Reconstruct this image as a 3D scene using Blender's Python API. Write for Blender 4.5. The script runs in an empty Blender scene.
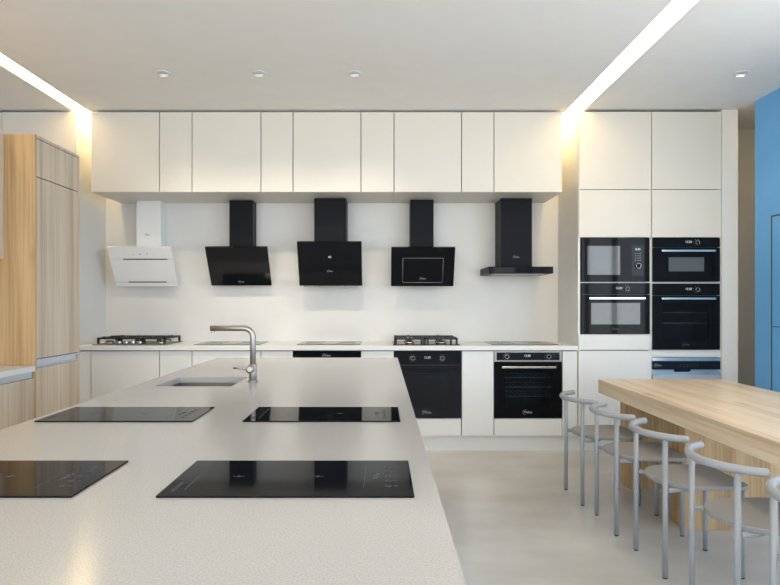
import bpy, bmesh, math, random
from mathutils import Vector, Matrix
random.seed(7)
scene = bpy.context.scene
COL = scene.collection
PI = math.pi
F, VX, VY, CZ = 620.0, 381.0, 303.0, 1.32

# ------------------------------------------------------------------ materials
def mat(name, col, rough=0.5, metal=0.0, coat=0.0, emit=None, estr=0.0, spec=0.5):
    m = bpy.data.materials.new(name); m.use_nodes = True
    b = m.node_tree.nodes['Principled BSDF']
    b.inputs['Base Color'].default_value = (*col, 1)
    b.inputs['Roughness'].default_value = rough
    b.inputs['Metallic'].default_value = metal
    b.inputs['Coat Weight'].default_value = coat
    b.inputs['Coat Roughness'].default_value = 0.03
    b.inputs['Specular IOR Level'].default_value = spec
    if emit:
        b.inputs['Emission Color'].default_value = (*emit, 1)
        b.inputs['Emission Strength'].default_value = estr
    return m

def noisy(m, c1, c2, scale=(4, 4, 4), nscale=3.0, detail=4, lo=.35, hi=.65, bump=0.0, rough=None):
    nt = m.node_tree; N, L = nt.nodes, nt.links
    b = N['Principled BSDF']
    tc = N.new('ShaderNodeTexCoord'); mp = N.new('ShaderNodeMapping')
    mp.inputs['Scale'].default_value = scale
    L.new(tc.outputs['Object'], mp.inputs['Vector'])
    n = N.new('ShaderNodeTexNoise'); n.inputs['Scale'].default_value = nscale; n.inputs['Detail'].default_value = detail
    L.new(mp.outputs['Vector'], n.inputs['Vector'])
    r = N.new('ShaderNodeValToRGB')
    r.color_ramp.elements[0].position = lo; r.color_ramp.elements[0].color = (*c1, 1)
    r.color_ramp.elements[1].position = hi; r.color_ramp.elements[1].color = (*c2, 1)
    L.new(n.outputs['Fac'], r.inputs['Fac']); L.new(r.outputs['Color'], b.inputs['Base Color'])
    if bump:
        bp = N.new('ShaderNodeBump'); bp.inputs['Strength'].default_value = bump; bp.inputs['Distance'].default_value = 0.002
        L.new(n.outputs['Fac'], bp.inputs['Height']); L.new(bp.outputs['Normal'], b.inputs['Normal'])
    return m

def wood(name, grain, cdark, cmid, clight, rough=0.42):
    """oak laminate: fine streaks + broad cathedral bands along the grain axis + plank joints"""
    m = mat(name, cmid, rough)
    nt = m.node_tree; N, L = nt.nodes, nt.links; b = N['Principled BSDF']
    tc = N.new('ShaderNodeTexCoord')
    def mapped(across, along):
        mp = N.new('ShaderNodeMapping')
        s = [across] * 3; s['XYZ'.index(grain)] = along
        mp.inputs['Scale'].default_value = s
        L.new(tc.outputs['Object'], mp.inputs['Vector']); return mp
    def noise(mp, sc, det, dist=0.0):
        n = N.new('ShaderNodeTexNoise'); n.inputs['Scale'].default_value = sc
        n.inputs['Detail'].default_value = det; n.inputs['Distortion'].default_value = dist
        L.new(mp.outputs['Vector'], n.inputs['Vector']); return n
    n1 = noise(mapped(11, 0.45), 1.0, 3, 0.6)
    n2 = noise(mapped(70, 1.6), 1.0, 4)
    mx = N.new('ShaderNodeMix'); mx.data_type = 'FLOAT'; mx.inputs['Factor'].default_value = 0.42
    L.new(n1.outputs['Fac'], mx.inputs['A']); L.new(n2.outputs['Fac'], mx.inputs['B'])
    r = N.new('ShaderNodeValToRGB'); cr = r.color_ramp
    cr.elements[0].position = .36; cr.elements[0].color = (*cdark, 1)
    cr.elements[1].position = .64; cr.elements[1].color = (*clight, 1)
    e = cr.elements.new(.5); e.color = (*cmid, 1)
    L.new(mx.outputs['Result'], r.inputs['Fac'])
    # small knots
    vk = N.new('ShaderNodeTexVoronoi'); vk.inputs['Scale'].default_value = 1.0
    mk = mapped(4.0, 1.1); L.new(mk.outputs['Vector'], vk.inputs['Vector'])
    rk = N.new('ShaderNodeValToRGB'); rk.color_ramp.elements[0].position = .02; rk.color_ramp.elements[0].color = (.55, .42, .3, 1)
    rk.color_ramp.elements[1].position = .11; rk.color_ramp.elements[1].color = (1, 1, 1, 1)
    L.new(vk.outputs['Distance'], rk.inputs['Fac'])
    mul = N.new('ShaderNodeMix'); mul.data_type = 'RGBA'; mul.blend_type = 'MULTIPLY'; mul.inputs['Factor'].default_value = .6
    L.new(r.outputs['Color'], mul.inputs['A']); L.new(rk.outputs['Color'], mul.inputs['B'])
    L.new(mul.outputs['Result'], b.inputs['Base Color'])
    bp = N.new('ShaderNodeBump'); bp.inputs['Strength'].default_value = .12; bp.inputs['Distance'].default_value = .001
    L.new(n2.outputs['Fac'], bp.inputs['Height']); L.new(bp.outputs['Normal'], b.inputs['Normal'])
    return m

def tinted_glass(name, tint, clear, rough=0.02):
    m = bpy.data.materials.new(name); m.use_nodes = True
    nt = m.node_tree; N, L = nt.nodes, nt.links
    b = N['Principled BSDF']; b.inputs['Base Color'].default_value = (*tint, 1); b.inputs['Roughness'].default_value = rough; b.inputs['Specular IOR Level'].default_value = .13
    t = N.new('ShaderNodeBsdfTransparent'); t.inputs['Color'].default_value = (.8, .85, .9, 1)
    mx = N.new('ShaderNodeMixShader'); mx.inputs[0].default_value = clear
    L.new(b.outputs[0], mx.inputs[1]); L.new(t.outputs[0], mx.inputs[2])
    L.new(mx.outputs[0], N['Material Output'].inputs['Surface'])
    return m

M = {}
M['ceiling'] = noisy(mat('ceiling paint', (.7, .69, .66), .85), (.87, .86, .84), (.89, .88, .86), nscale=1.5)
M['wall'] = noisy(mat('wall panel', (.72, .71, .69), .45), (.75, .745, .73), (.77, .765, .75), nscale=1.2)
M['white'] = noisy(mat('white lacquer', (.78, .78, .76), .35), (.775, .775, .76), (.795, .795, .78), nscale=1)
M['cream'] = noisy(mat('cream lacquer', (.78, .76, .70), .4), (.745, .72, .66), (.76, .735, .675), nscale=1)
M['carcass'] = mat('carcass board', (.62, .61, .58), .6)
M['gapdark'] = mat('gap shade and dark plinth', (.10, .10, .10), .8)  # near-black colour stands in for shade in door gaps; oak plinths share it
M['blue'] = noisy(mat('blue lacquer', (.07, .30, .58), .45), (.145, .475, .92), (.16, .49, .94), nscale=1.2)
M['floor'] = noisy(mat('polished concrete', (.5, .47, .43), .3), (.49, .47, .44), (.65, .63, .60), scale=(1, 1.6, 1), nscale=1.6, detail=8, lo=.3, hi=.7)
M['black_glass'] = mat('black glass', (.006, .007, .009), .05, spec=.13)
M['black_glass2'] = mat('black hood glass', (.008, .009, .012), .08, spec=.3)
M['black_metal'] = mat('black painted steel', (.003, .005, .009), .45, spec=.14)
M['black_matte'] = mat('black cast iron', (.02, .021, .024), .55)
M['navy_glass'] = mat('dark control glass', (.010, .015, .024), .06, spec=.2)
M['steel'] = mat('brushed steel', (.31, .29, .265), .38, 1.0)
M['nickel'] = mat('satin nickel', (.44, .415, .39), .46, 1.0)
M['chrome'] = mat('polished steel', (.75, .75, .75), .18, 1.0)
M['alu'] = mat('anodised aluminium', (.62, .70, .80), .35, 0.9)
M['silverpaint'] = mat('silver grey paint', (.50, .53, .56), .4, .3)
M['whitehood'] = mat('white hood enamel', (.90, .91, .92), .2)
M['slit'] = mat('dark slit', (.03, .03, .03), .6)
M['ink'] = mat('grey print', (.38, .39, .40), .5)
M['inkdim'] = mat('dim grey print', (.075, .08, .085), .4)
M['inkblack'] = mat('black print', (.05, .05, .05), .5)
M['display'] = mat('display digits', (.2, .2, .2), .4, emit=(.8, .9, 1), estr=.8)
M['oven_in'] = mat('oven enamel', (.11, .12, .13), .3)
M['pane'] = tinted_glass('oven window glass', (.012, .014, .017), .65)
M['pane_dark'] = tinted_glass('dark oven window glass', (.006, .007, .009), .12)
M['pane_grey'] = mat('mirrored window panel', (.10, .105, .11), .06, coat=.5)
M['window_glass'] = tinted_glass('clear window glass', (.02, .02, .02), .93)
M['frame_metal'] = mat('window frame', (.20, .21, .22), .4, .5)
M['chair'] = mat('grey powder coated steel', (.34, .352, .368), .4)
M['seat'] = noisy(mat('grey seat', (.33, .33, .33), .6), (.27, .273, .28), (.30, .303, .31), nscale=40)
M['foot'] = mat('black rubber', (.02, .02, .02), .7)
M['oakZ'] = wood('oak vertical grain', 'Z', (.47, .36, .25), (.62, .50, .37), (.72, .61, .48))
M['oakwarm'] = wood('warm oak vertical grain', 'Z', (.40, .24, .10), (.55, .355, .175), (.66, .46, .25))
M['oakY'] = wood('oak long grain', 'Y', (.60, .43, .27), (.76, .59, .40), (.84, .69, .50), .33)
M['lamp'] = mat('lamp trim white', (.8, .8, .8), .4)
M['led'] = mat('warm led diffuser', (.9, .9, .85), .5, emit=(1, .67, .29), estr=8.0)
M['led_bright'] = mat('bright warm led diffuser', (.9, .9, .85), .5, emit=(1, .74, .36), estr=17.0)
M['bulb'] = mat('spot lens', (.85, .85, .85), .3, emit=(1, .9, .75), estr=2.0)

def stone():
    m = mat('speckled quartz', (.6, .57, .53), .16)
    nt = m.node_tree; N, L = nt.nodes, nt.links; b = N['Principled BSDF']
    tc = N.new('ShaderNodeTexCoord')
    n = N.new('ShaderNodeTexNoise'); n.inputs['Scale'].default_value = 300; n.inputs['Detail'].default_value = 3
    n2 = N.new('ShaderNodeTexNoise'); n2.inputs['Scale'].default_value = 5; n2.inputs['Detail'].default_value = 4
    for k in (n, n2): L.new(tc.outputs['Object'], k.inputs['Vector'])
    r = N.new('ShaderNodeValToRGB'); r.color_ramp.elements[0].position = .36; r.color_ramp.elements[0].color = (.47, .44, .40, 1)
    r.color_ramp.elements[1].position = .50; r.color_ramp.elements[1].color = (.535, .51, .48, 1)
    e = r.color_ramp.elements.new(.68); e.color = (.575, .555, .525, 1)
    L.new(n.outputs['Fac'], r.inputs['Fac'])
    r2 = N.new('ShaderNodeValToRGB'); r2.color_ramp.elements[0].color = (.93, .93, .93, 1); r2.color_ramp.elements[1].color = (1, 1, 1, 1)
    L.new(n2.outputs['Fac'], r2.inputs['Fac'])
    mx = N.new('ShaderNodeMix'); mx.data_type = 'RGBA'; mx.blend_type = 'MULTIPLY'; mx.inputs['Factor'].default_value = 1
    L.new(r.outputs['Color'], mx.inputs['A']); L.new(r2.outputs['Color'], mx.inputs['B'])
    L.new(mx.outputs['Result'], b.inputs['Base Color'])
    return m
M['stone'] = stone()

# ------------------------------------------------------------------ mesh helpers
ORIG = {}
def tag(o, label=None, cat=None, group=None, kind=None):
    if label: o['label'] = label
    if cat: o['category'] = cat
    if group: o['group'] = group
    if kind: o['kind'] = kind
    return o
def thing(name, loc, label, cat, group=None):
    o = bpy.data.objects.new(name, None); COL.objects.link(o)
    o.location = loc; o.empty_display_size = .05
    ORIG[o] = Vector(loc)
    return tag(o, label, cat, group)

class MB:
    def __init__(s): s.bm = bmesh.new()
    def box(s, x0, x1, y0, y1, z0, z1, bev=0.0, seg=2):
        r = bmesh.ops.create_cube(s.bm, size=1)
        for v in r['verts']:
            v.co = Vector((x0 + (v.co.x + .5) * (x1 - x0), y0 + (v.co.y + .5) * (y1 - y0), z0 + (v.co.z + .5) * (z1 - z0)))
        if bev:
            es = list({e for v in r['verts'] for e in v.link_edges})
            bmesh.ops.bevel(s.bm, geom=es, offset=bev, segments=seg, affect='EDGES', profile=.5)
        return s
    def poly(s, pts, d, bev=0.0):
        """closed polygon pts extruded by vector d"""
        d = Vector(d)
        a = [s.bm.verts.new(p) for p in pts]; b = [s.bm.verts.new(Vector(p) + d) for p in pts]
        fs = [s.bm.faces.new(a[::-1]), s.bm.faces.new(b)]
        n = len(pts)
        for i in range(n): fs.append(s.bm.faces.new((a[i], a[(i + 1) % n], b[(i + 1) % n], b[i])))
        bmesh.ops.recalc_face_normals(s.bm, faces=fs)
        if bev:
            es = list({e for f in fs[:2] for e in f.edges})
            bmesh.ops.bevel(s.bm, geom=es, offset=bev, segments=2, affect='EDGES', profile=.5)
        return s
    def tube(s, path, r, seg=14, closed=False):
        P = [Vector(p) for p in path]; n = len(P)
        R = r if isinstance(r, (list, tuple)) else [r] * n
        t0 = (P[1] - P[0]).normalized()
        up = Vector((0, 0, 1)) if abs(t0.z) < .9 else Vector((1, 0, 0))
        nrm = t0.cross(up).normalized(); rings = []
        for i in range(n):
            if i == 0: t = t0
            elif i == n - 1: t = (P[-1] - P[-2]).normalized()
            else: t = ((P[i + 1] - P[i]).normalized() + (P[i] - P[i - 1]).normalized()).normalized()
            nrm = (nrm - t * nrm.dot(t)).normalized(); bn = t.cross(nrm)
            rings.append([s.bm.verts.new(P[i] + (nrm * math.cos(a) + bn * math.sin(a)) * R[i]) for a in [2 * PI * k / seg for k in range(seg)]])
        fs = []
        for i in range(n - 1):
            for k in range(seg):
                f = s.bm.faces.new((rings[i][k], rings[i][(k + 1) % seg], rings[i + 1][(k + 1) % seg], rings[i + 1][k])); f.smooth = True; fs.append(f)
        fs.append(s.bm.faces.new(rings[0][::-1])); fs.append(s.bm.faces.new(rings[-1]))
        bmesh.ops.recalc_face_normals(s.bm, faces=fs)
        return s
    def cyl(s, a, b, r, seg=24, ch=0.0):
        a, b = Vector(a), Vector(b)
        if ch:
            d = (b - a).normalized() * ch
            return s.tube([a, a + d, b - d, b], [r - ch, r, r, r - ch], seg)
        return s.tube([a, b], r, seg)
    def ring(s, c, axis, R, r, seg=40, a0=0, a1=2 * PI):
        c = Vector(c); ax = Vector(axis).normalized()
        u = ax.orthogonal().normalized(); v = ax.cross(u)
        n = seg
        return s.tube([c + (u * math.cos(a0 + (a1 - a0) * i / n) + v * math.sin(a0 + (a1 - a0) * i / n)) * R for i in range(n + 1)], r, 6)
    def plate_hole(s, o, i, z0, z1):
        """slab o=(x0,x1,y0,y1) with a rectangular hole i"""
        def rect(q, z): return [s.bm.verts.new((q[a], q[b], z)) for a, b in ((0, 2), (1, 2), (1, 3), (0, 3))]
        ot, it, ob, ib = rect(o, z1), rect(i, z1), rect(o, z0), rect(i, z0); fs = []
        for k in range(4):
            j = (k + 1) % 4
            for q in ((ot[k], ot[j], it[j], it[k]), (ob[j], ob[k], ib[k], ib[j]), (ob[k], ob[j], ot[j], ot[k]), (it[k], it[j], ib[j], ib[k])):
                fs.append(s.bm.faces.new(q))
        bmesh.ops.recalc_face_normals(s.bm, faces=fs); return s
    def build(s, name, m, parent=None, label=None):
        org = Vector((0, 0, 0))
        if parent is not None:
            org = ORIG[parent]
        s.bm.normal_update()
        if parent is not None and org.length: bmesh.ops.translate(s.bm, verts=s.bm.verts, vec=-org)
        me = bpy.data.meshes.new(name); s.bm.to_mesh(me); s.bm.free()
        me.materials.append(m)
        o = bpy.data.objects.new(name, me); COL.objects.link(o)
        if parent is not None: o.parent = parent
        ORIG[o] = org
        if label: o['label'] = label
        return o
def single(name, mb, m, label, cat, group=None):
    """a thing that is one mesh, with its origin at its base"""
    bm = mb.bm
    xs = [v.co.x for v in bm.verts]; ys = [v.co.y for v in bm.verts]; zs = [v.co.z for v in bm.verts]
    org = Vector(((min(xs) + max(xs)) / 2, (min(ys) + max(ys)) / 2, min(zs)))
    bmesh.ops.translate(bm, verts=bm.verts, vec=-org)
    o = mb.build(name, m); o.location = org
    ORIG[o] = org
    return tag(o, label, cat, group)
def box(*a, **k): return MB().box(*a, **k)

def copy_tree(o, parent=None):
    c = o.copy(); COL.objects.link(c)
    if parent: c.parent = parent
    for ch in list(o.children): copy_tree(ch, c)
    return c

def text(s, size, loc, rot, m, parent, name='lettering', ext=.0004):
    cu = bpy.data.curves.new('tmp', 'FONT'); cu.body = s; cu.size = size; cu.extrude = ext
    cu.align_x = 'CENTER'; cu.align_y = 'CENTER'; cu.resolution_u = 3
    o = bpy.data.objects.new('tmp', cu); COL.objects.link(o)
    bpy.context.view_layer.update()
    me = bpy.data.meshes.new_from_object(o.evaluated_get(bpy.context.evaluated_depsgraph_get()))
    bpy.data.objects.remove(o); bpy.data.curves.remove(cu)
    me.transform(Matrix.Translation(Vector(loc) - ORIG[parent]) @ rot)
    me.name = name; me.materials.clear(); me.materials.append(m)
    q = bpy.data.objects.new(name, me); COL.objects.link(q); q.parent = parent
    ORIG[q] = ORIG[parent]
    return q
FRONT = Matrix.Rotation(PI / 2, 4, 'X')         # text upright, facing the camera side (-Y)
def emblem(size, loc, rot, m, parent):
    """the maker's word mark with its open ring round the first letter"""
    q = text('Midea', size, loc, rot, m, parent, 'brand_mark')
    bm = bmesh.new(); bm.from_mesh(q.data)
    c = Vector((-size * .78, 0, 0)); n = 26; W = size * .05
    A = [math.radians(35 + 250 * i / n) for i in range(n + 1)]
    vs = []
    T = Matrix.Translation(Vector(loc) - ORIG[parent]) @ rot
    for i, a in enumerate(A):
        w = W * (.3 + 1.0 * math.sin(PI * i / n))
        for rr in (size * .72, size * .72 + w):
            vs.append(bm.verts.new(T @ (c + Vector((math.cos(a) * rr, math.sin(a) * rr, .0004)))))
    for i in range(n): bm.faces.new((vs[2 * i], vs[2 * i + 1], vs[2 * i + 3], vs[2 * i + 2]))
    bm.to_mesh(q.data); bm.free()
    return q

# ------------------------------------------------------------------ room shell
CEIL = 3.035
YF, YW = 5.51, 6.13           # cabinet fronts, back wall
SL, SR = (-2.75, -2.61), (1.65, 1.81)
XL, XR, YB = -4.2, 3.18, -2.8
def struct(name, mb, m, parent=None):
    o = mb.build(name, m, parent)
    if parent is None: o['kind'] = 'structure'
    return o
struct('floor', box(XL, 3.9, YB, YW, -.1, 0), M['floor'])
c = MB()
for a, b in ((XL - .15, SL[0]), (SL[1], SR[0]), (SR[1], XR + .12)): c.box(a, b, YB - .15, YW + .15, CEIL, CEIL + .12)
c.box(XR + .12, XR + .9, YB - .15, 5.10, CEIL, CEIL + .12); c.box(XR + .12, XR + .9, 5.26, YW + .15, CEIL, CEIL + .12); c.box(XR + .12, XR + .9, 5.10, 5.26, CEIL + .09, CEIL + .12)
for a, b in (SL, SR): c.box(a, b, YB - .15, YW + .15, CEIL + .09, CEIL + .12)
struct('ceiling', c, M['ceiling'])
struct('wall_back', box(XL - .15, 3.9, YW, YW + .15, 0, CEIL), M['wall'])
struct('wall_left', box(XL - .15, XL, YB, YW, 0, CEIL), M['wall'])
# right wall : blue, ends short of the tall cabinets, glazed bay towards the camera
WY0, WY1 = -2.3, 3.5
w = MB(); w.box(XR, XR + .14, WY1, 5.27, 0, CEIL); w.box(XR, XR + .14, YB, WY0, 0, CEIL)
w.box(XR, XR + .14, WY0, WY1, 2.95, CEIL); w.box(XR, XR + .14, WY0, WY1, 0, .12)
struct('wall_right', w, M['blue'])
struct('wall_recess', box(3.76, 3.9, 5.0, YW, 0, CEIL).box(XR + .14, 3.9, 4.95, 5.08, 0, CEIL), M['wall'])
# front wall (behind the camera), glazed
w = MB(); w.box(XL, -4.0, YB - .15, YB, 0, CEIL); w.box(3.1, 3.9, YB - .15, YB, 0, CEIL)
w.box(-4.0, 3.1, YB - .15, YB, 2.95, CEIL); w.box(-4.0, 3.1, YB - .15, YB, 0, .25)
struct('wall_front', w, M['wall'])
def glazing(n, axis, a0, a1, z0, z1, pos, bays):
    root = bpy.data.objects.new('window_%d' % n, None); COL.objects.link(root); root['kind'] = 'structure'
    root.location = (pos, (a0 + a1) / 2, z0) if axis == 'Y' else ((a0 + a1) / 2, pos, z0); ORIG[root] = Vector(root.location)
    f = MB(); t = .03
    def bx(u0, u1, zz0, zz1, d0, d1, mb):
        if axis == 'Y': mb.box(d0, d1, u0, u1, zz0, zz1)
        else: mb.box(u0, u1, d0, d1, zz0, zz1)
    bx(a0, a1, z0, z0 + .05, pos - t, pos + t, f); bx(a0, a1, z1 - .05, z1, pos - t, pos + t, f)
    for k in range(bays + 1):
        u = a0 + (a1 - a0) * k / bays; u = min(max(u, a0 + .03), a1 - .03)
        bx(u - .03, u + .03, z0 + .05, z1 - .05, pos - t, pos + t, f)
    f.build('window_frame', M['frame_metal'], root)
    g = MB(); bx(a0 + .02, a1 - .02, z0 + .02, z1 - .02, pos - .003, pos + .003, g)
    g.build('window_pane', M['window_glass'], root)
glazing(1, 'Y', WY0, WY1, .12, 2.95, XR + .07, 5)
glazing(2, 'X', -4.0, 3.1, .25, 2.95, YB - .07, 5)
# flush blue door in the right wall
d = bpy.data.objects.new('door_1', None); COL.objects.link(d); d['kind'] = 'structure'; d.location = (XR, 4.75, 0); ORIG[d] = Vector(d.location)
box(XR - .004, XR - .0002, 4.44, 5.05, .0, 2.032).build('door_gap', M['gapdark'], d)
box(XR - .0055, XR - .0042, 4.45, 5.03, .01, 1.125).build('door_leaf', M['blue'], d)
box(XR - .0055, XR - .0042, 4.45, 5.03, 1.132, 2.018).build('door_leaf', M['blue'], d)

# ------------------------------------------------------------------ ceiling lights
for (a, b), lab in ((SL, 'long recessed warm light slot in the ceiling over the wooden tall unit, left'),
                    (SR, 'long recessed warm light slot in the ceiling leading to the oven tower, right')):
    t = thing('linear_ceiling_light', ((a + b) / 2, 1, CEIL + .03), lab, 'light', 'linear light slots in the ceiling')
    box(a + .001, a + .006, YB, YW - .002, CEIL + .002, CEIL + .088).box(b - .006, b - .001, YB, YW - .002, CEIL + .002, CEIL + .088).build('housing', M['lamp'], t)
    box(a + .007, b - .007, YB, YF + .02, CEIL + .065, CEIL + .08).build('diffuser', M['led'], t)
    box(a + .007, b - .007, YF + .025, YW - .004, CEIL + .065, CEIL + .08).build('shaft_diffuser', M['led_bright'], t)
t = thing('recess_light', (XR + .35, 5.18, CEIL + .03), 'short warm light strip above the recess between oven tower and blue wall', 'light')
box(XR + .15, XR + .55, 5.11, 5.25, CEIL + .081, CEIL + .089).build('housing', M['lamp'], t)
box(XR + .15, XR + .55, 5.12, 5.24, CEIL + .03, CEIL + .045).build('diffuser', M['led'], t)
def downlight(x, y, rz, tilt, lab, en=42):
    t = thing('ceiling_spotlight', (x, y, CEIL - .04), lab, 'light', 'adjustable ceiling spotlights')
    MB().tube([(x, y, CEIL - .0005), (x, y, CEIL - .006)], [.056, .05], 28).build('trim_ring', M['lamp'], t)
    dx = math.sin(tilt) * math.cos(rz); dy = math.sin(tilt) * math.sin(rz); dz = -math.cos(tilt)
    a = Vector((x, y, CEIL - .007)); b = a + Vector((dx, dy, dz)) * .016
    MB().tube([a - Vector((dx, dy, dz)) * -.002, b], [.036, .033], 24).build('spot_head', M['lamp'], t)
    MB().cyl(b + Vector((dx, dy, dz)) * .0005, b + Vector((dx, dy, dz)) * .002, .026).build('lens', M['bulb'], t)
    L = bpy.data.lights.new('spot lamp', 'SPOT'); L.energy = en; L.spot_size = 1.7; L.spot_blend = .9; L.color = (1, .86, .68); L.shadow_soft_size = .04
    o = bpy.data.objects.new('spot_lamp', L); COL.objects.link(o); o.parent = t
    o.location = (b - ORIG[t]) + Vector((dx, dy, dz)) * .01
    o.rotation_euler = Vector((dx, dy, dz)).to_track_quat('-Z', 'Y').to_euler()
downlight(-1.62, 4.62, PI / 2, .35, 'white ceiling spotlight nearest the left light slot')
downlight(-.91, 4.62, PI / 2, .35, 'white ceiling spotlight in the middle of the row of three')
downlight(-.20, 4.62, PI / 2, .35, 'white ceiling spotlight at the right end of the row of three')
downlight(2.68, 4.62, PI / 2, .3, 'white ceiling spotlight alone above the oven tower near the blue wall', 6)

# ------------------------------------------------------------------ wall cabinets
E = [-2.578, -1.969, -1.68, -1.067, -.782, -.178, .116, .716, 1.004, 1.612]
ZT, ZB = 3.02, 2.307
UL = ['wide cream wall cabinet above the white range hood', 'narrow cream wall cabinet between the white hood and the first black hood',
      'wide cream wall cabinet above the black hood next to the white one', 'narrow cream wall cabinet left of the cabinet over the middle hood',
      'wide cream wall cabinet above the middle black hood with display', 'narrow cream wall cabinet right of the cabinet over the middle hood',
      'wide cream wall cabinet above the black hood with the framed square', 'narrow cream wall cabinet just left of the cabinet over the flat hood',
      'wide cream wall cabinet at the right end above the flat T-shaped hood']
G = .0035
for i in range(9):
    x0, x1 = E[i], E[i + 1]
    wd = 'wide' if i % 2 == 0 else 'narrow'
    t = thing('wall_cabinet', ((x0 + x1) / 2, YW - .01, ZB), UL[i], 'cabinet', wd + ' wall cabinets above the hoods')
    x0c, x1c = x0 + .001, x1 - .001
    MB().box(x0c, x1c, YF + .021, YW - .002, ZB, ZT).build('carcass', M['cream'], t)
    box(x0c, x1c, YF + .0185, YF + .0205, ZB + .003, ZT).build('gap_shade', M['gapdark'], t)  # dark sheet behind the door, paints shade into the gaps
    box(x0 + G, x1 - G, YF, YF + .018, ZB, ZT - .004, bev=.0012).build('door', M['cream'], t)

# ------------------------------------------------------------------ base run
ZC, ZW = .90, .94
XA, XM, XB_, XF = 1.75, 2.396, 3.018, 3.163
bl = {0: 'wide white base cabinet under the wide gas hob at the left', 1: 'narrow white base cabinet right of the wide gas hob cabinet',
      2: 'wide white base cabinet behind the kitchen tap under a flat hob', 3: 'narrow white base cabinet left of the middle oven strip',
      5: 'narrow white base cabinet left of the black handleless oven', 7: 'narrow white base cabinet between the two built-in ovens'}
for i, lab in bl.items():
    x0, x1 = E[i], E[i + 1]
    t = thing('base_cabinet', ((x0 + x1) / 2, 5.8, .147), lab, 'cabinet', 'white base cabinets of the back run')
    box(x0 + .001, x1 - .001, YF + .021, YW - .002, .138, ZC - .001).build('carcass', M['carcass'], t)
    box(x0 + .001, x1 - .001, YF + .0185, YF + .0205, .14, ZC - .001).build('gap_shade', M['gapdark'], t)  # same dark sheet: gap shade put into its colour
    box(x0 + G, x1 - G, YF, YF + .018, .139, ZC - .009, bev=.0012).build('door', M['white'], t)
for x0, x1, lab in ((-2.715, E[0], 'slim white filler panel at the left end of the base units'), (E[9], 1.748, 'slim white filler panel between the right oven and the tall cabinet')):
    single('filler_panel', box(x0 + .002, x1 - G, YF, YF + .02, .139, ZC - .009, bev=.001), M['white'], lab, 'panel', 'filler panels of the base run')
single('worktop', box(-2.715, 1.747, YF - .02, YW - .002, ZC, ZW, bev=.002), M['white'], 'long white worktop along the back wall carrying five hobs', 'worktop')
single('plinth', box(-2.715, XB_, YF + .035, YF + .055, 0, .137), M['white'], 'low white plinth running along the floor under the base cabinets', 'plinth')
t = thing('drawer_front', (.416, 5.7, .147), 'low white drawer under the black handleless oven', 'drawer', 'drawers under the ovens')
def drawer(x0, x1, lab):
    t = thing('low_drawer', ((x0 + x1) / 2, 5.8, .147), lab, 'drawer', 'drawers under the built-in ovens')
    box(x0 + .002, x1 - .002, YF + .02, YW - .01, .138, .293).build('drawer_box', M['carcass'], t)
    box(x0 + G, x1 - G, YF, YF + .0185, .139, .291, bev=.001).build('drawer_front', M['white'], t)
bpy.data.objects.remove(t)
drawer(E[4], E[5], 'low white drawer under the middle oven, behind the kitchen island')
drawer(E[6], E[7], 'low white drawer under the black handleless oven')
drawer(E[8], E[9], 'low white drawer under the oven with steel handle')

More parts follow.
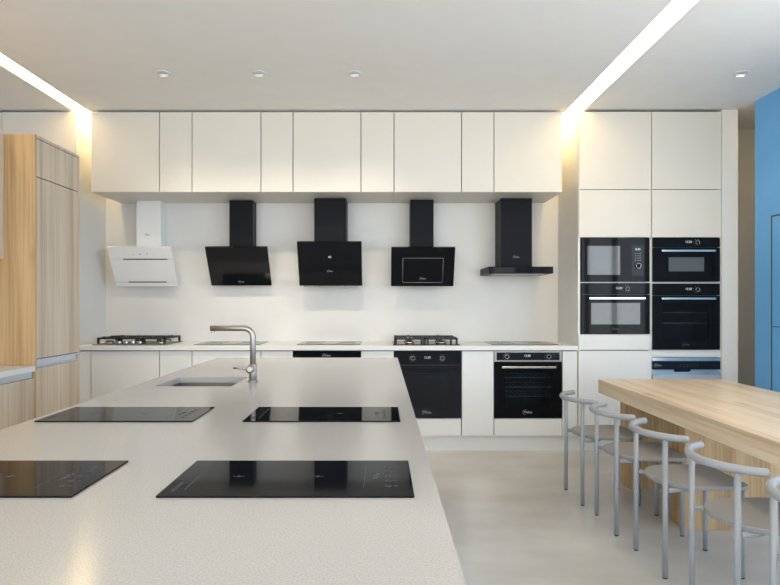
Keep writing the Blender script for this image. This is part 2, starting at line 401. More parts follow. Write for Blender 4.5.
# ------------------------------------------------------------------ ovens
def knob(mb, x, y, z, r=.018, d=.022): mb.cyl((x, y, z), (x, y - d, z), r, 28, ch=.003)
def oven(x0, x1, z0, z1, lab, name='built_in_oven', panel=.11, win=(.11, .11, .09, .13), handle=None, knobs=(), disp=None, trim=None, pane='pane',
         glass='black_glass', racks=(.35, .6), logo=None, logo_m='ink', group=None, cat='oven', y=YF - .004, ctl=None, logosize=.03, depth=.5, hside=.06):
    """handle = height below the control panel, win = margins left, right, top, bottom inside the door"""
    x0 += .004; x1 -= .004; xc = (x0 + x1) / 2
    t = thing(name, (xc, y + .3, z0), lab, cat, group)
    zc = z1 - panel
    yb = y + .02
    # outer shell open at the front
    s = MB(); s.box(x0 + .012, x1 - .012, yb + depth - .01, yb + depth, z0 + .005, z1 - .005)
    s.box(x0 + .012, x0 + .03, yb, yb + depth - .01, z0 + .005, z1 - .005); s.box(x1 - .03, x1 - .012, yb, yb + depth - .01, z0 + .005, z1 - .005)
    s.box(x0 + .03, x1 - .03, yb, yb + depth - .01, z0 + .005, z0 + .03); s.box(x0 + .03, x1 - .03, yb, yb + depth - .01, zc - .03, z1 - .005)
    s.build('body', M['oven_in'], t)
    cp = box(x0, x1, y, yb - .001, zc + .002, z1, bev=.0015).build('control_panel', M[ctl or glass], t)
    wl, wr, wt, wb = win
    wx0, wx1, wz0, wz1 = x0 + wl, x1 - wr, z0 + wb, zc - wt
    dr = MB(); dr.box(x0, wx0, y, yb - .001, z0, zc - .002); dr.box(wx1, x1, y, yb - .001, z0, zc - .002)
    dr.box(wx0, wx1, y, yb - .001, z0, wz0); dr.box(wx0, wx1, y, yb - .001, wz1, zc - .002)
    dr = dr.build('door', M[glass], t)
    box(wx0, wx1, y + .0006, y + .004, wz0, wz1).build('window_pane', M[pane], dr)
    if handle is not None:
        zh = zc - handle
        h = MB(); h.box(x0 + hside, x1 - hside, y - .048, y - .036, zh - .009, zh + .009, bev=.002)
        for hx in (x0 + hside + .03, x1 - hside - .03): h.box(hx - .008, hx + .008, y - .036, y - .0005, zh - .006, zh + .006)
        h.build('handle', M['chrome'], dr)
    for kx in knobs:
        k = MB(); knob(k, x0 + kx * (x1 - x0), y - .0005, (z1 + zc) / 2)
        k = k.build('knob', M['black_metal'], t)
        MB().ring((x0 + kx * (x1 - x0), y - .0225, (z1 + zc) / 2), (0, 1, 0), .0165, .0016).build('knob_ring', M['chrome'], k)
        q = MB()
        for a in range(0, 360, 45):
            a = math.radians(a + 22); px, pz = x0 + kx * (x1 - x0) + .03 * math.cos(a), (z1 + zc) / 2 + .03 * math.sin(a)
            q.box(px - .002, px + .002, y - .0008, y - .0003, pz - .002, pz + .002)
        q.build('dial_marks', M['ink'], cp)
    if disp is not None:
        dx = x0 + disp * (x1 - x0)
        text('12:30', .026, (dx, y - .0008, (z1 + zc) / 2 + .005), FRONT, M['display'], cp, 'display')
    if trim:
        tr = MB()
        tr.box(x0, x1, y - .004, y - .0003, z1 - .012, z1); tr.box(x0, x1, y - .004, y - .0003, zc + .002, zc + .014)
        tr.box(x0, x0 + .02, y - .004, y - .0003, zc + .014, z1 - .012); tr.box(x1 - .02, x1, y - .004, y - .0003, zc + .014, z1 - .012)
        tr.build('steel_trim', M[trim], cp)
    if racks:
        for rk in racks:
            rz = wz0 + rk * (wz1 - wz0)
            q = MB(); q.tube([(x0 + .035, yb + .03, rz), (x1 - .035, yb + .03, rz)], .004, 8); q.tube([(x0 + .035, yb + .36, rz), (x1 - .035, yb + .36, rz)], .004, 8)
            for k in range(13):
                xx = x0 + .05 + (x1 - x0 - .1) * k / 12; q.tube([(xx, yb + .03, rz), (xx, yb + .36, rz)], .0022, 6)
            q.build('wire_rack', M['silverpaint'], t)
    if logo is not None:
        emblem(logosize, (xc, y - .0006, z0 + logo), FRONT, M[logo_m], dr)
    return t, dr, cp

oven(E[6] - .006, E[7] - .003, .298, .893, 'black built-in oven with recessed handle groove, right of the island end', panel=.125, handle=None, knobs=(.28, .72), disp=.5, logo=.05,
     win=(.10, .10, .075, .10), racks=(.4,), pane='pane_dark', group='ovens in the base run')
# slim black grip on that oven's door
o = bpy.data.objects['built_in_oven']
gx = box(E[6] + .06, E[7] - .06, YF - .034, YF - .024, .715, .727, bev=.002)
for hx in (E[6] + .09, E[7] - .09): gx.box(hx - .006, hx + .006, YF - .024, YF - .0045, .717, .725)
gx.build('grip', M['black_metal'], [c for c in o.children if c.name.startswith('door')][0])
oven(E[8] - .002, E[9] - .003, .298, .893, 'black built-in oven with silver-framed controls and steel handle, at the chairs', panel=.095, handle=.045, knobs=(.18, .80), disp=.49,
     trim='steel', logo=.052, win=(.095, .09, .085, .11), ctl='navy_glass', racks=(.25, .52, .8), group='ovens in the base run')
t, dr, cp = oven(E[4], E[5], .298, .893, 'black oven of which only the control strip shows behind the island', panel=.11, win=(.1, .1, .08, .12), racks=None, group='ovens in the base run')
emblem(.026, (-.48, YF - .005, .853), FRONT, M['ink'], cp)

# ------------------------------------------------------------------ hobs
def induction_hob(xc, yc, w, d, zt, lab, group, long_x=True, marks=True, mark_m='inkdim', name='induction_hob', logo=True, mirror=False):
    """w along x, d along y; controls at the right end when long_x"""
    t = thing(name, (xc, yc, zt), lab, 'hob', group)
    x0, x1, y0, y1 = xc - w / 2, xc + w / 2, yc - d / 2, yc + d / 2
    box(x0, x1, y0, y1, zt + .0003, zt + .0045, bev=.0015).build('glass_top', M['black_glass'], t)
    z = zt + .0049
    if marks:
        mk = MB()
        if long_x:
            for cx_ in (x0 + w * .26, x0 + w * .60):
                zm = MB(); zm.box(cx_ - .013, cx_ + .013, yc - .001, yc + .001, z - .0004, z); zm.box(cx_ - .001, cx_ + .001, yc - .008, yc + .008, z - .0004, z)
                zm.build('zone_mark', M[mark_m], t)
            box(x0 + w * .80, x0 + w * .802, y0 + .05, y1 - .05, z - .0004, z).build('printed_line', M[mark_m], t)
            box(x0 + .045, x0 + .0465, y0 + .04, y1 - .04, z - .0004, z).build('printed_line', M[mark_m], t)
            for k in range(5):
                px = x0 + w * .90; py = y0 + d * (.24 + .13 * k)
                mk.ring((px, py, z - .0002), (0, 0, 1), .006, .0007, 14)
                mk.box(px + .012, px + .020, py - .001, py + .001, z - .0004, z)
            mk.build('touch_keys', M[mark_m], t)['kind'] = 'stuff'
            if logo: emblem(.022, (x0 + w * .85, yc, z), Matrix.Rotation(-PI / 2, 4, 'Z'), M['inkdim'], t)
            tx = text('INDUCTION', .012, (x0 + .024, y0 + .06, z), Matrix.Rotation(-PI / 2, 4, 'Z'), M[mark_m], t, 'lettering')
        else:
            for cx_, cy_, r in ((-.15, .1, .09), (.15, .1, .08), (-.15, -.1, .08), (.15, -.1, .09)):
                mk.ring((xc + cx_, yc + cy_, z - .0002), (0, 0, 1), r, .0008, 32)
            for k in range(7): mk.box(xc - .09 + k * .03, xc - .08 + k * .03, y0 + .03, y0 + .033, z - .0004, z)
            mk.build('printed_marks', M[mark_m], t)
    return t
HI = .93
gi = 'induction hobs set in the island'
induction_hob(-.192, 1.379, .518, .28, HI, 'black two-zone hob on the island, front right, the nearest one', gi)
induction_hob(-.877, 1.379, .518, .28, HI, 'black hob on the island at the front left, cut by the photo edge', gi)
induction_hob(-.195, 2.165, .518, .275, HI, 'black hob on the island second row right, below the tap', gi)
induction_hob(-.876, 2.165, .518, .275, HI, 'black hob on the island second row left, before the sink', gi)
gb = 'flat glass hobs on the back worktop'
induction_hob(-1.40, 5.86, .60, .46, ZW, 'flat black glass hob on the back worktop behind the tap', gb, long_x=False)
induction_hob(-.475, 5.86, .58, .46, ZW, 'flat black glass hob on the back worktop under the middle hood', gb, long_x=False)
induction_hob(1.31, 5.86, .60, .46, ZW, 'flat black glass hob on the back worktop under the T-shaped hood', gb, long_x=False)

def gas_hob(xc, yc, w, d, lab, burners, base_m, nk):
    t = thing('gas_hob', (xc, yc, ZW), lab, 'hob', None)
    x0, x1, y0, y1 = xc - w / 2, xc + w / 2, yc - d / 2, yc + d / 2
    box(x0, x1, y0, y1, ZW + .0005, ZW + .009, bev=.002).build('hob_plate', M[base_m], t)
    z = ZW + .0093
    for bx_, by_, r in burners:
        b = MB(); b.tube([(xc + bx_, yc + by_, z), (xc + bx_, yc + by_, z + .012), (xc + bx_, yc + by_, z + .016)], [r, r * .95, r * .8], 28)
        b = b.build('burner', M['chrome'], t)
        MB().tube([(xc + bx_, yc + by_, z + .0162), (xc + bx_, yc + by_, z + .021), (xc + bx_, yc + by_, z + .024)], [r * .82, r * .82, r * .7], 28).build('burner_cap', M['black_matte'], b)
    # pan supports: one cast grate per burner column
    cols = sorted({round(b[0], 3) for b in burners})
    wd = (w - .03) / len(cols)
    zt_ = ZW + .068
    for ci in range(len(cols)):
        gx0 = x0 + .015 + ci * wd + .003; gx1 = gx0 + wd - .006; gy0, gy1 = y0 + (.07 if nk else .02), y1 - .02
        g = MB(); r = .009
        for yy in (gy0, gy1): g.box(gx0, gx1, yy - r, yy + r, zt_ - .018, zt_ - .003)
        for xx in (gx0 + r, gx1 - r): g.box(xx - r, xx + r, gy0, gy1, zt_ - .018, zt_ - .003)
        for xx in (gx0 + r, gx1 - r):
            for yy in (gy0, gy1): g.box(xx - r, xx + r, yy - r, yy + r, z + .0003, zt_ - .003)
        for bx_, by_, rr in burners:
            if round(bx_, 3) != cols[ci]: continue
            px, py = xc + bx_, yc + by_
            g.box(gx0, px - .022, py - .006, py + .006, zt_ - .014, zt_ + .002); g.box(px + .022, gx1, py - .006, py + .006, zt_ - .014, zt_ + .002)
            g.box(px - .006, px + .006, py + .022, min(py + .11, gy1), zt_ - .012, zt_ + .002); g.box(px - .006, px + .006, max(py - .11, gy0), py - .022, zt_ - .012, zt_ + .002)
        g.build('pan_support', M['black_matte'], t)
    for k in range(nk):
        kx = xc + (k - (nk - 1) / 2) * .062
        q = MB(); q.cyl((kx, y0 + .033, z), (kx, y0 + .033, z + .026), .018, 24, ch=.003); q.build('knob', M['chrome'], t)
    return t
gas_hob(-2.265, 5.81, .655, .5, 'wide black gas hob with cast grates and silver knobs, left on the back worktop', [(-.24, .1, .035), (-.24, -.08, .045), (.0, .02, .055), (.24, .1, .035), (.24, -.08, .045)], 'steel', 4)
gas_hob(.408, 5.81, .60, .5, 'gas hob with four silver burners above the black handleless oven', [(-.145, .12, .045), (-.145, -.10, .04), (.145, .12, .04), (.145, -.10, .05)], 'black_glass', 0)

# ------------------------------------------------------------------ range hoods
def slab(p_top, p_bot, x0, x1, th):
    """inclined panel between (y,z) top and bottom points, thickness th towards the wall; returns 4 pts polygon for extrusion along x"""
    (ya, za), (yb, zb) = p_top, p_bot
    d = Vector((0, yb - ya, zb - za)).normalized(); n = Vector((0, -d.z, d.y))
    if n.y < 0: n = -n
    A, B = Vector((x0, ya, za)), Vector((x0, yb, zb))
    return [A, B, B + n * th, A + n * th], (x1 - x0, 0, 0), n
def inclined_hood(xc, w, top, bot, cx, cw, cd, body_m, panel_m, lab, logo_chimney=None):
    t = thing('range_hood', (xc, YW - .02, bot[1]), lab, 'range hood', 'range hoods on the back wall')
    x0, x1 = xc - w / 2, xc + w / 2
    box(cx - cw / 2, cx + cw / 2, YW - cd, YW - .003, top[1] - .015, ZB - .002, bev=.0015).build('chimney', M[body_m], t)
    pts, ex, n = slab(top, bot, x0, x1, .022)
    pn = MB().poly(pts, ex, bev=.0025).build('front_panel', M[panel_m], t)
    # wedge shaped motor housing between panel and wall
    (ya, za), (yb, zb) = top, bot
    bx0, bx1 = xc - w * .30, xc + w * .30
    b1 = [(bx0, ya + .04, za - .012), (bx0, yb + .03, zb + .05), (bx0, YW - .003, zb + .05), (bx0, YW - .003, za - .016)]
    MB().poly(b1, (bx1 - bx0, 0, 0)).build('motor_housing', M[body_m], t)
    return t, pn, n
def on_panel(top, bot, s, off=.001):
    """point and rotation on an inclined panel, s from top(0) to bottom(1)"""
    ya, za = top; yb, zb = bot
    d = Vector((0, yb - ya, zb - za)).normalized(); n = Vector((0, d.z, -d.y))
    if n.y > 0: n = -n
    p = Vector((0, ya + (yb - ya) * s, za + (zb - za) * s)) + n * off
    R = Matrix(((1, 0, 0), (0, -d.y, n.y), (0, -d.z, n.z))).to_4x4()
    return p, R
# 1 white
T1, B1 = (5.82, 1.845), (6.03, 1.482)
t, pn, n = inclined_hood(-2.275, .60, T1, B1, -2.235, .232, .17, 'whitehood', 'whitehood', 'white range hood with inclined front panel at the left end')
emblem(.018, (-2.24, YW - .1708, 1.975), FRONT, M['inkblack'], t)
p, R = on_panel(T1, B1, .17)
for k, s in ((-.07, '-'), (0, 'o'), (.07, '+')): text(s, .03, (-2.275 + k, p.y, p.z), R, M['inkblack'], pn, 'touch_symbol')
for s, (a, b) in ((.30, (-.17, .25)), (.885, (-.17, .20))):
    q0, _ = on_panel(T1, B1, s - .013, .0015); q1, _ = on_panel(T1, B1, s + .013, .0015)
    MB().poly([(-2.275 + a, q0.y, q0.z), (-2.275 + b, q0.y, q0.z), (-2.275 + b, q1.y, q1.z), (-2.275 + a, q1.y, q1.z)], (0, -.0006, 0)).build('air_slit', M['slit'], pn)
# panel joint lines across the full width
for s in (.30, .89):
    q0, _ = on_panel(T1, B1, s - .002, .0008); q1, _ = on_panel(T1, B1, s + .002, .0008)
    MB().poly([(-2.574, q0.y, q0.z), (-1.976, q0.y, q0.z), (-1.976, q1.y, q1.z), (-2.574, q1.y, q1.z)], (0, -.0003, 0)).build('joint', M['frame_metal'], pn)
# 2 black
T2, B2 = (5.80, 1.840), (6.03, 1.490)
t, pn, n = inclined_hood(-1.357, .585, T2, B2, -1.343, .225, .18, 'black_metal', 'black_glass2', 'black range hood with plain inclined glass, right of the white hood')
p, R = on_panel(T2, B2, .90); emblem(.022, (-1.35, p.y, p.z), R, M['ink'], pn)
# 3 black, larger chimney, display
T3, B3 = (5.74, 1.886), (5.93, 1.485)
t, pn, n = inclined_hood(-.480, .60, T3, B3, -.478, .30, .30, 'black_metal', 'black_glass2', 'black range hood with glowing display, the middle one of five')
p, R = on_panel(T3, B3, .34); text('40', .03, (-.48, p.y, p.z), R, M['display'], pn, 'display')
p, R = on_panel(T3, B3, .66); emblem(.02, (-.48, p.y, p.z), R, M['ink'], pn)
for a in (-.26, .12): box(-.48 + a, -.48 + a + .14, 5.93, 5.99, 1.472, 1.484).build('light_strip', M['frame_metal'], t)
# 4 black with framed intake
T4, B4 = (5.77, 1.837), (5.93, 1.481)
t, pn, n = inclined_hood(.394, .597, T4, B4, .392, .222, .20, 'black_metal', 'black_glass', 'black range hood with a framed square panel in its glass, fourth from left')
def on4(x, s): p, _ = on_panel(T4, B4, s, .003); return Vector((x, p.y, p.z))
fr = MB()
c4 = [on4(.205, .27), on4(.585, .27), on4(.585, .90), on4(.205, .90)]
for k in range(4): fr.tube([c4[k], c4[(k + 1) % 4]], .0035, 8)
fr.build('intake_frame', M['frame_metal'], pn)
p, R = on_panel(T4, B4, .80, .0012); emblem(.022, (.40, p.y, p.z), R, M['ink'], pn)
# 5 T-shaped
t = thing('range_hood', (1.27, YW - .02, 1.588), 'black T-shaped range hood with a thin flat canopy, at the right end', 'range hood', 'range hoods on the back wall')
box(1.128, 1.42, 5.83, YW - .003, 1.652, ZB - .002, bev=.002).build('chimney', M['black_metal'], t)
cn = box(.98, 1.565, 5.63, YW - .003, 1.588, 1.651, bev=.003).build('canopy', M['black_metal'], t)
box(1.02, 1.53, 5.627, 5.6295, 1.596, 1.643).build('control_strip', M['black_glass'], cn)
box(1.03, 1.50, 5.68, 6.08, 1.583, 1.5875).build('filter', M['steel'], cn)
emblem(.022, (1.275, 5.8292, 1.752), FRONT, M['ink'], t)

# ------------------------------------------------------------------ tall oven tower
ZS = 2.325
def tall(x0, x1, lab, shelves, low):
    t = thing('tall_cabinet', ((x0 + x1) / 2, 5.8, .147), lab, 'cabinet', 'tall oven housings')
    p = .02
    s = MB(); s.box(x0 + .0005, x0 + p, YF, YW - .002, .147, ZT - .002); s.box(x1 - p, x1 - .0005, YF, YW - .002, .147, ZT - .002)
    s.build('side_panels', M['white'], t)
    b = MB(); b.box(x0 + p, x1 - p, YW - .02, YW - .002, .147, ZT - .002)
    b.build('back_panel', M['carcass'], t)
    for z0, z1 in shelves: box(x0 + p, x1 - p, YF - .001, YW - .021, z0, z1).build('shelf', M['white'], t)
    box(x0 + p, x1 - p, YF + .002, YW - .021, 1.902, ZT - .002).build('top_box', M['gapdark'], t)
    box(x0 + G, x1 - G, YF - .018, YF - .001, ZS + .003, ZT - .006, bev=.0012).build('door', M['cream'], t)
    box(x0 + G, x1 - G, YF - .018, YF - .001, 1.903, ZS - .003, bev=.0012).build('flap_door', M['cream'], t)
    if low:
        box(x0 + .003, x1 - G, YF - .018, YF - .001, .905, 1.040, bev=.001).build('drawer_front', M['white'], t)
        box(x0 + .003, x1 - G, YF - .018, YF - .001, .15, .897, bev=.001).build('door', M['white'], t)
        box(x0 + p, x1 - p, YF + .002, YW - .021, .15, 1.02).build('low_box', M['gapdark'], t)
    return t
tall(XA, XM, 'tall white cabinet housing the microwave and a compact oven', [(1.498, 1.507), (1.03, 1.042)], True)
tall(XM + .002, XB_, 'tall white cabinet housing two ovens above the dishwasher, beside the blue wall', [(1.494, 1.506), (.842, .903)], False)
single('end_panel', box(XB_ + .001, XF, YF - .018, YW - .002, .0, CEIL - .002, bev=.001), M['white'], 'tall plain white end panel right of the ovens, reaching the ceiling', 'panel')

yo = YF - .022
a, b = XA + .021, XM - .021
# microwave
t = thing('built_in_microwave', ((a + b) / 2, 5.8, 1.507), 'black built-in microwave with a column of controls at its right', 'microwave')
box(a + .01, b - .01, yo + .024, yo + .42, 1.510, 1.895).build('body', M['black_metal'], t)
sd = box(a + .005, b + .003, yo, yo + .023, 1.509, 1.898, bev=.002).build('door', M['black_glass'], t)
box(a + .055, a + .345, yo - .0008, yo - .0002, 1.57, 1.825).build('window_pane', M['pane_grey'], sd)
cp = box(a + .450, a + .555, yo - .0012, yo - .0002, 1.56, 1.83).build('control_column', M['navy_glass'], t)
text('8:30', .026, (a + .502, yo - .0018, 1.795), FRONT, M['display'], cp, 'display')
kk = MB()
for r in range(4):
    for q in range(3): kk.box(a + .478 + q * .02, a + .486 + q * .02, yo - .0018, yo - .0013, 1.755 - r * .02, 1.760 - r * .02)
kk.build('keypad', M['ink'], cp)
k = MB(); knob(k, a + .502, yo - .0014, 1.648, .022, .018); k = k.build('knob', M['black_metal'], t)
MB().ring((a + .502, yo - .0205, 1.648), (0, 1, 0), .021, .002).build('knob_ring', M['chrome'], k)
# compact oven
xo0, xo1 = XA + .022, XM - .012
oven(xo0, xo1, 1.046, 1.496, 'black compact oven with steel handle below the microwave', name='compact_oven', panel=.10, win=(.085, .085, .075, .085), handle=.035,
     knobs=(.66,), disp=.545, logo=.045, pane='pane_grey', y=yo, racks=None, logosize=.022, logo_m='inkdim', hside=.055, depth=.42)
xo0, xo1 = XM + .007, XB_ - .013
oven(xo0, xo1, 1.510, 1.898, 'black compact oven with steel handle, top right of the oven tower', name='compact_oven', panel=.085, win=(.14, .14, .088, .09), handle=.034,
     knobs=(.65,), disp=.53, pane='pane_grey', y=yo, racks=None, hside=.06, ctl='black_glass', depth=.42)
oven(xo0, xo1, .906, 1.491, 'large black oven with steel handle, above the dishwasher', panel=.105, win=(.085, .10, .075, .09), handle=.027,
     knobs=(.65,), disp=.53, logo=.045, y=yo, racks=(.45, .75), logosize=.026, logo_m='inkdim', hside=.06, depth=.42)
# dishwasher
t = thing('dishwasher', ((xo0 + xo1) / 2, 5.8, .15), 'silver dishwasher with black control strip, at the bottom of the tower', 'dishwasher')
q0, q1 = xo0 + .003, xo1 - .001
box(q0, q1, yo + .03, yo + .5, .152, .838).build('body', M['silverpaint'], t)
box(q0, q1, yo, yo + .029, .806, .838, bev=.002).build('top_strip', M['chrome'], t)
cp = box(q0, q1, yo - .002, yo + .029, .731, .804, bev=.002).build('control_panel', M['navy_glass'], t)
emblem(.024, (q0 + .045, yo - .0026, .768), FRONT, M['ink'], cp)
kk = MB()
for r in range(2):
    for q in range(6): kk.box(q0 + .24 + q * .03, q0 + .25 + q * .03, yo - .0026, yo - .0021, .758 + r * .016, .762 + r * .016)
kk.build('button_marks', M['inkdim'], cp)
box(q0 + .195, q0 + .335, yo - .004, yo + .02, .717, .7305, bev=.003).build('pocket_handle', M['black_metal'], t)
MB().poly([(q0, yo - .002, .685), (q0, yo + .010, .7165), (q0, yo + .029, .7165), (q0, yo + .029, .685)], (q1 - q0, 0, 0)).build('grip_ledge', M['chrome'], t)
box(q0, q1, yo - .004, yo + .029, .153, .684, bev=.002).build('door', M['silverpaint'], t)

# left tall white cabinets behind the wooden unit
for x0, x1, lab in ((-3.37, -2.722, 'tall cream cabinet at the back left, beside the left light shaft'), (-4.02, -3.372, 'tall cream cabinet in the far left corner cut by the photo edge')):
    t = thing('tall_cabinet', ((x0 + x1) / 2, 5.8, 0), lab, 'cabinet', 'tall cream cabinets at the back left')
    box(x0, x1, YF + .021, YW - .002, 0, ZT).build('carcass', M['white'], t)
    box(x0 + .001, x1 - .001, YF + .0185, YF + .0205, .003, ZT).build('gap_shade', M['gapdark'], t)  # dark backing that paints the shade round the tall door
    box(x0 + G, x1 - .001, YF, YF + .018, .10, ZT - .004, bev=.001).build('door', M['cream'], t)
    box(x0 + .001, x1 - .001, YF + .006, YF + .018, .0, .095).build('toe_kick', M['white'], t)

# ------------------------------------------------------------------ left oak units
XO = -2.15
t = thing('tall_oak_cabinet', (XO - .29, 4.14, 0), 'tall oak cabinet with pale doors and a plain side, left of the hoods', 'cabinet')
y0, y1 = 3.852, 4.42
XK = XO - .56
box(XK, XO - .021, y0 + .02, y1 - .018, .1, 2.345).build('carcass', M['carcass'], t)
box(XK, XO, y0, y0 + .019, 0, 2.37).build('side_panel', M['oakwarm'], t)
box(XK, XO, y1 - .017, y1, 0, 2.37).build('side_panel', M['oakZ'], t)
box(XK, XO - .0, y0 + .02, y1 - .018, 2.352, 2.37).build('top_panel', M['oakZ'], t)
box(XO - .021, XO - .0195, y0 + .02, y1 - .018, .1, 2.35).build('gap_shade', M['gapdark'], t)  # dark backing, shade between the oak doors painted in
box(XO - .019, XO - .001, y0 + .0225, y1 - .019, 2.112, 2.348, bev=.001).build('door', M['oakZ'], t)
box(XO - .019, XO - .001, y0 + .0225, y1 - .019, .972, 2.106, bev=.001).build('door', M['oakZ'], t)
g = MB(); g.box(XO - .019, XO - .012, y0 + .021, y1 - .019, .915, .967); g.box(XO - .012, XO - .001, y0 + .021, y1 - .019, .958, .967); g.box(XO - .012, XO - .001, y0 + .021, y1 - .019, .915, .922)
g.build('grip_channel', M['alu'], t)
box(XO - .019, XO - .001, y0 + .0225, y1 - .019, .105, .912, bev=.001).build('door', M['oakZ'], t)
box(XO - .07, XO - .05, y0 + .02, y1 - .018, 0, .1).build('plinth', M['gapdark'], t)
XU = -2.34
for k, (ya, yb, lab) in enumerate(((2.95, 3.849, 'oak wall cabinet above the left counter, touching the tall oak unit'), (2.05, 2.948, 'oak wall cabinet nearer the camera, left'))):
    if k: continue
    t = thing('oak_wall_cabinet', (XU - .17, (ya + yb) / 2, 1.593), lab, 'cabinet')
    box(XK, XU - .019, ya, yb, 1.593, 2.37).build('carcass', M['oakZ'], t)
    box(XU - .018, XU, ya + .002, yb - .002, 1.593, 2.37, bev=.001).build('door', M['oakZ'], t)
# low wall the oak units stand against
struct('wall_partition', box(XK - .06, XK - .002, 1.4, 4.42, 0, 2.37), M['oakwarm'])
for k in range(4):
    ya = 1.45 + k * .6; yb = ya + .598 if k < 3 else 3.849
    if k < 3: continue
    lab = 'oak base cabinet beside the tall oak unit under the white left counter' if k == 3 else 'oak base cabinet further left, just outside the tall unit side'
    t = thing('oak_base_cabinet', (XO - .29, (ya + yb) / 2, 0), lab, 'cabinet')
    box(XK, XO - .021, ya, yb, .1, .895).build('carcass', M['carcass'], t)
    box(XO - .019, XO - .001, ya + .002, yb - .002, .105, .855, bev=.001).build('door', M['oakZ'], t)
    box(XO - .020, XO - .010, ya, yb - .01, .858, .895).build('grip_channel', M['alu'], t)
    box(XO - .07, XO - .05, ya, yb, 0, .1).build('plinth', M['gapdark'], t)
single('left_worktop', box(XK, XO + .004, 3.0, 3.849, .896, .93, bev=.002), M['white'], 'short white counter on the oak base units at the left edge', 'worktop')

# ------------------------------------------------------------------ island
IX0, IX1, IY0, IY1 = -1.17, .118, .35, 4.43
S0, S1, S2, S3 = -1.062, -.70, 2.90, 3.27
wt = MB().plate_hole((IX0, IX1, IY0, IY1), (S0, S1, S2, S3), HI - .03, HI)
single('island_worktop', wt, M['stone'], 'large speckled beige stone worktop of the kitchen island', 'worktop')
t = thing('kitchen_island', (-.53, 2.4, 0), 'white kitchen island base under the stone worktop', 'island')
bx0, bx1, by0, by1 = IX0 + .04, IX1 - .04, IY0 + .04, IY1 - .04
cb = MB(); cb.box(bx0 + .02, bx1 - .02, by0, S2 - .03, .1, HI - .0305); cb.box(bx0 + .02, bx1 - .02, S3 + .03, by1, .1, HI - .0305); cb.box(bx0 + .02, bx1 - .02, S2 - .03, S3 + .03, .1, .66)
cb.build('carcass', M['carcass'], t)
n = 6
for k in range(n):
    ya = by0 + (by1 - by0) * k / n; yb = by0 + (by1 - by0) * (k + 1) / n
    for xa in (bx0, bx1 - .019): box(xa, xa + .019, ya + .003, yb - .003, .105, HI - .045, bev=.001).build('door', M['white'], t)
box(bx0 + .06, bx1 - .06, by0 + .03, by1 - .03, 0, .0995).build('plinth', M['silverpaint'], t)
# sink: basin walls with rounded inner look
t = thing('sink', ((S0 + S1) / 2, (S2 + S3) / 2, .68), 'square stainless steel undermount sink in the island', 'sink')
bs = MB(); th = .004; zt, zb = HI - .031, .70
bs.box(S0 - .012, S0 - .004, S2 - .012, S3 + .012, zb, zt); bs.box(S1 + .004, S1 + .012, S2 - .012, S3 + .012, zb, zt)
bs.box(S0 - .004, S1 + .004, S2 - .012, S2 - .004, zb, zt); bs.box(S0 - .004, S1 + .004, S3 + .004, S3 + .012, zb, zt)
bs.box(S0 - .012, S1 + .012, S2 - .012, S3 + .012, zb - .006, zb)
bs.build('basin', M['steel'], t)
cc = ((S0 + S1) / 2, (S2 + S3) / 2)
dq = MB().tube([(cc[0], cc[1], zb + .0005), (cc[0], cc[1], zb + .004)], [.045, .04], 32).build('drain', M['chrome'], t)
MB().cyl((cc[0], cc[1], zb + .0045), (cc[0], cc[1], zb + .009), .028).build('drain_plug', M['black_metal'], dq)
# tap
fx, fy = -.634, 3.07
t = thing('kitchen_tap', (fx, fy, HI), 'brushed nickel kitchen tap with square-bent spout beside the sink', 'tap')
MB().tube([(fx, fy, HI + .0004), (fx, fy, HI + .006), (fx, fy, HI + .008)], [.025, .025, .021], 32).build('base_ring', M['nickel'], t)
path = [(fx, fy, HI + .008), (fx, fy, 1.195 - .045)]
for i in range(1, 9):
    a = PI / 2 * i / 8; path.append((fx - .045 * (1 - math.cos(a)), fy, 1.150 + .045 * math.sin(a)))
path += [(fx - .21, fy, 1.195)]
R_ = [.0138] * len(path)
MB().tube(path, R_, 24).build('spout', M['nickel'], t)
MB().cyl((fx - .198, fy, 1.1815), (fx - .198, fy, 1.175), .010).build('aerator', M['chrome'], t)
hb = MB(); hb.cyl((fx - .006, fy - .012, HI + .066), (fx - .006, fy - .055, HI + .066), .020, 28, ch=.009)
hb.cyl((fx - .0, fy, HI + .008), (fx, fy, HI + .088), .0185, 28, ch=.002)
hb = hb.build('valve_body', M['nickel'], t)
MB().tube([(fx - .012, fy - .045, HI + .070), (fx - .085, fy - .05, HI + .074)], [.006, .0055], 14).build('lever', M['nickel'], t)

# ------------------------------------------------------------------ oak table
TX0, TX1, TY0, TY1, TZ = 1.608, 2.52, 1.2, 4.59, .756
t = thing('oak_dining_table', (2.07, 2.9, 0), 'long chunky oak table on slab legs at the right', 'table')
box(TX0, TX1, TY0, TY1, TZ - .10, TZ, bev=.0025).build('tabletop', M['oakY'], t)
for ya, yb in ((4.40, 4.575), (3.60, 3.78), (1.5, 1.68)):
    box(1.765, 2.37, ya, yb, 0, TZ - .1005, bev=.002).build('leg', M['oakwarm'], t)

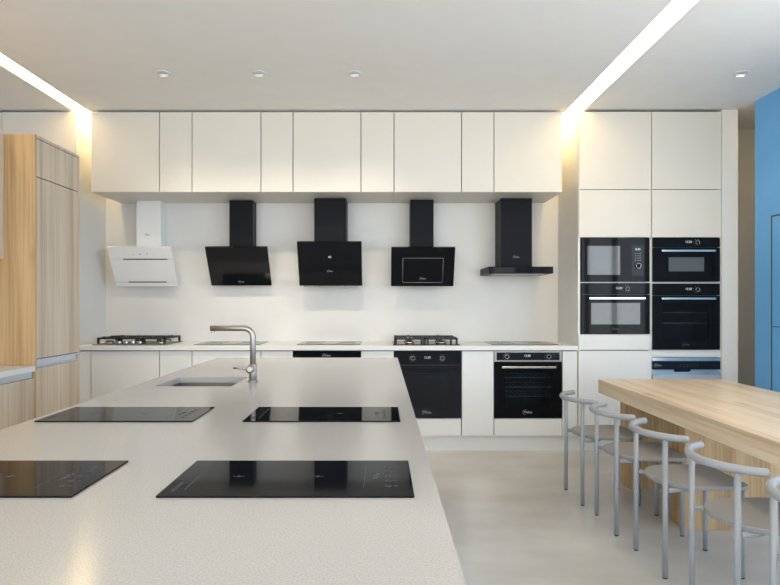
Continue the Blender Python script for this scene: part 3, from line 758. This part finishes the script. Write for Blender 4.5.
# ------------------------------------------------------------------ chairs
def make_chair():
    t = thing('armchair', (0, 0, 0), '', 'chair')
    r = .0125
    for sy in (-1, 1):
        l = MB().cyl((-.185, sy * .17, .006), (-.185, sy * .17, .668), r, 20).build('rear_leg', M['chair'], t)
        MB().cyl((-.185, sy * .17, 0), (-.185, sy * .17, .0055), r * .9, 16).build('foot_cap', M['foot'], l)
        l = MB().cyl((.185, sy * .17, .006), (.185, sy * .17, .427), r, 20).build('front_leg', M['chair'], t)
        MB().cyl((.185, sy * .17, 0), (.185, sy * .17, .0055), r * .9, 16).build('foot_cap', M['foot'], l)
    # curved top rail
    R = .26; A = math.asin(.229 / R); pts = []
    for i in range(33):
        a = -A + 2 * A * i / 32; pts.append((.004 - R * math.cos(a) * 1.0, R * math.sin(a), .68))
    # tips run on slightly forward
    e0 = Vector(pts[0]); e1 = Vector(pts[-1])
    rr = [.0165] * 33
    path = [e0 + Vector((.016, -.006, 0)), e0 + Vector((.014, -.0055, 0)), e0 + Vector((.010, -.004, 0)), *pts, e1 + Vector((.010, .004, 0)), e1 + Vector((.014, .0055, 0)), e1 + Vector((.016, .006, 0))]
    MB().tube(path, [.006, .013, .0165, *rr, .0165, .013, .006], 18).build('back_rail', M['chair'], t)
    for sy in (-1, 1): MB().tube([(-.173, sy * .169, .422), (-.12, sy * .150, .4165), (-.06, sy * .13, .4165)], .0115, 16).build('seat_bracket', M['chair'], t)
    f = MB(); f.tube([(.185, -.157, .412), (.185, .157, .412)], .0105, 14)
    for sy in (-1, 1): f.tube([(-.10, sy * .09, .416), (.176, sy * .09, .414)], .009, 12)
    f.build('seat_frame', M['chair'], t)
    # D-shaped seat
    out = []
    for i in range(25):
        a = PI / 2 + PI * i / 24
        cx_, cy_ = math.cos(a), math.sin(a)
        out.append((.01 + .20 * -abs(cx_) ** .95, .205 * (1 if cy_ > 0 else -1) * abs(cy_) ** .9))
    rc = .05
    for i in range(7):
        a = -PI / 2 + PI / 2 * i / 6; out.append((.215 - rc + rc * math.cos(a), -.205 + rc + rc * math.sin(a)))
    for i in range(7):
        a = PI / 2 * i / 6; out.append((.215 - rc + rc * math.cos(a), .205 - rc + rc * math.sin(a)))
    s = MB(); s.poly([(x, y, .4285) for x, y in out], (0, 0, .022), bev=.005)
    s.build('seat', M['seat'], t)
    return t
spots = [(1.497, 4.22, 'grey tubular chair at the far end of the table'), (1.525, 3.686, 'grey tubular chair second from the far end of the table'),
         (1.547, 3.142, 'grey tubular chair in the middle of the row of five'), (1.56, 2.57, 'grey tubular chair fourth from the far end, both its feet out of frame'),
         (1.572, 2.02, 'grey tubular chair nearest the camera, cut by the right photo edge')]
ch = make_chair()
for i, (x, y, lab) in enumerate(spots):
    o = ch if i == 0 else copy_tree(ch)
    o.location = (x, y, 0); o.rotation_euler = (0, 0, math.radians((1, -1, 0, 1, 0)[i]))
    o['label'] = lab; o['group'] = 'grey chairs along the table'

# ------------------------------------------------------------------ light through the windows + warm shaft
def area(name, loc, rot, sx, sy, e, col):
    L = bpy.data.lights.new(name, 'AREA'); L.shape = 'RECTANGLE'; L.size = sx; L.size_y = sy; L.energy = e; L.color = col
    o = bpy.data.objects.new(name, L); COL.objects.link(o); o.location = loc; o.rotation_euler = rot
    return o
o = area('sky_portal_right', (XR + .16, (WY0 + WY1) / 2, 1.535), (0, PI / 2, 0), 2.83, WY1 - WY0, 1, (1, 1, 1)); o.data.cycles.is_portal = True
o = area('sky_portal_front', (-.45, YB - .2, 1.6), (PI / 2, 0, 0), 7.1, 2.7, 1, (1, 1, 1)); o.data.cycles.is_portal = True

wld = bpy.data.worlds.new('sky'); scene.world = wld; wld.use_nodes = True
N, L = wld.node_tree.nodes, wld.node_tree.links
bg = N['Background']
tc = N.new('ShaderNodeTexCoord'); sp = N.new('ShaderNodeSeparateXYZ'); rp = N.new('ShaderNodeValToRGB')
L.new(tc.outputs['Generated'], sp.inputs[0]); mr = N.new('ShaderNodeMapRange')
mr.inputs['From Min'].default_value = -1; L.new(sp.outputs['Z'], mr.inputs['Value']); L.new(mr.outputs[0], rp.inputs['Fac'])
cr = rp.color_ramp; cr.elements[0].position = .46; cr.elements[0].color = (.95, .93, .88, 1); cr.elements[1].position = 1; cr.elements[1].color = (.55, .75, 1, 1)
e = cr.elements.new(.52); e.color = (.85, .93, 1, 1)
mrx = N.new('ShaderNodeMapRange'); mrx.inputs['From Min'].default_value = -.2; mrx.inputs['From Max'].default_value = .9
L.new(sp.outputs['X'], mrx.inputs['Value'])
tint = N.new('ShaderNodeMix'); tint.data_type = 'RGBA'; L.new(mrx.outputs[0], tint.inputs['Factor'])
tint.inputs['A'].default_value = (1.72, 1.46, 1.20, 1); tint.inputs['B'].default_value = (.80, .86, .94, 1)
mu = N.new('ShaderNodeMix'); mu.data_type = 'RGBA'; mu.blend_type = 'MULTIPLY'; mu.inputs['Factor'].default_value = 1
L.new(rp.outputs['Color'], mu.inputs['A']); L.new(tint.outputs['Result'], mu.inputs['B'])
L.new(mu.outputs['Result'], bg.inputs['Color']); bg.inputs['Strength'].default_value = 5.8

# ------------------------------------------------------------------ camera
cam = bpy.data.cameras.new('camera'); co = bpy.data.objects.new('camera', cam); COL.objects.link(co)
co.location = (0, 0, CZ); co.rotation_euler = (PI / 2, 0, 0)
cam.sensor_fit = 'HORIZONTAL'; cam.sensor_width = 36; cam.lens = F / 780 * 36
cam.shift_x = (390 - VX) / 780; cam.shift_y = (VY - 292.5) / 780
cam.clip_start = .05
scene.camera = co
vs = scene.view_settings
vs.view_transform = 'Standard'; vs.look = 'None'; vs.gamma = 1; vs.exposure = 0.06; vs.use_curve_mapping = False
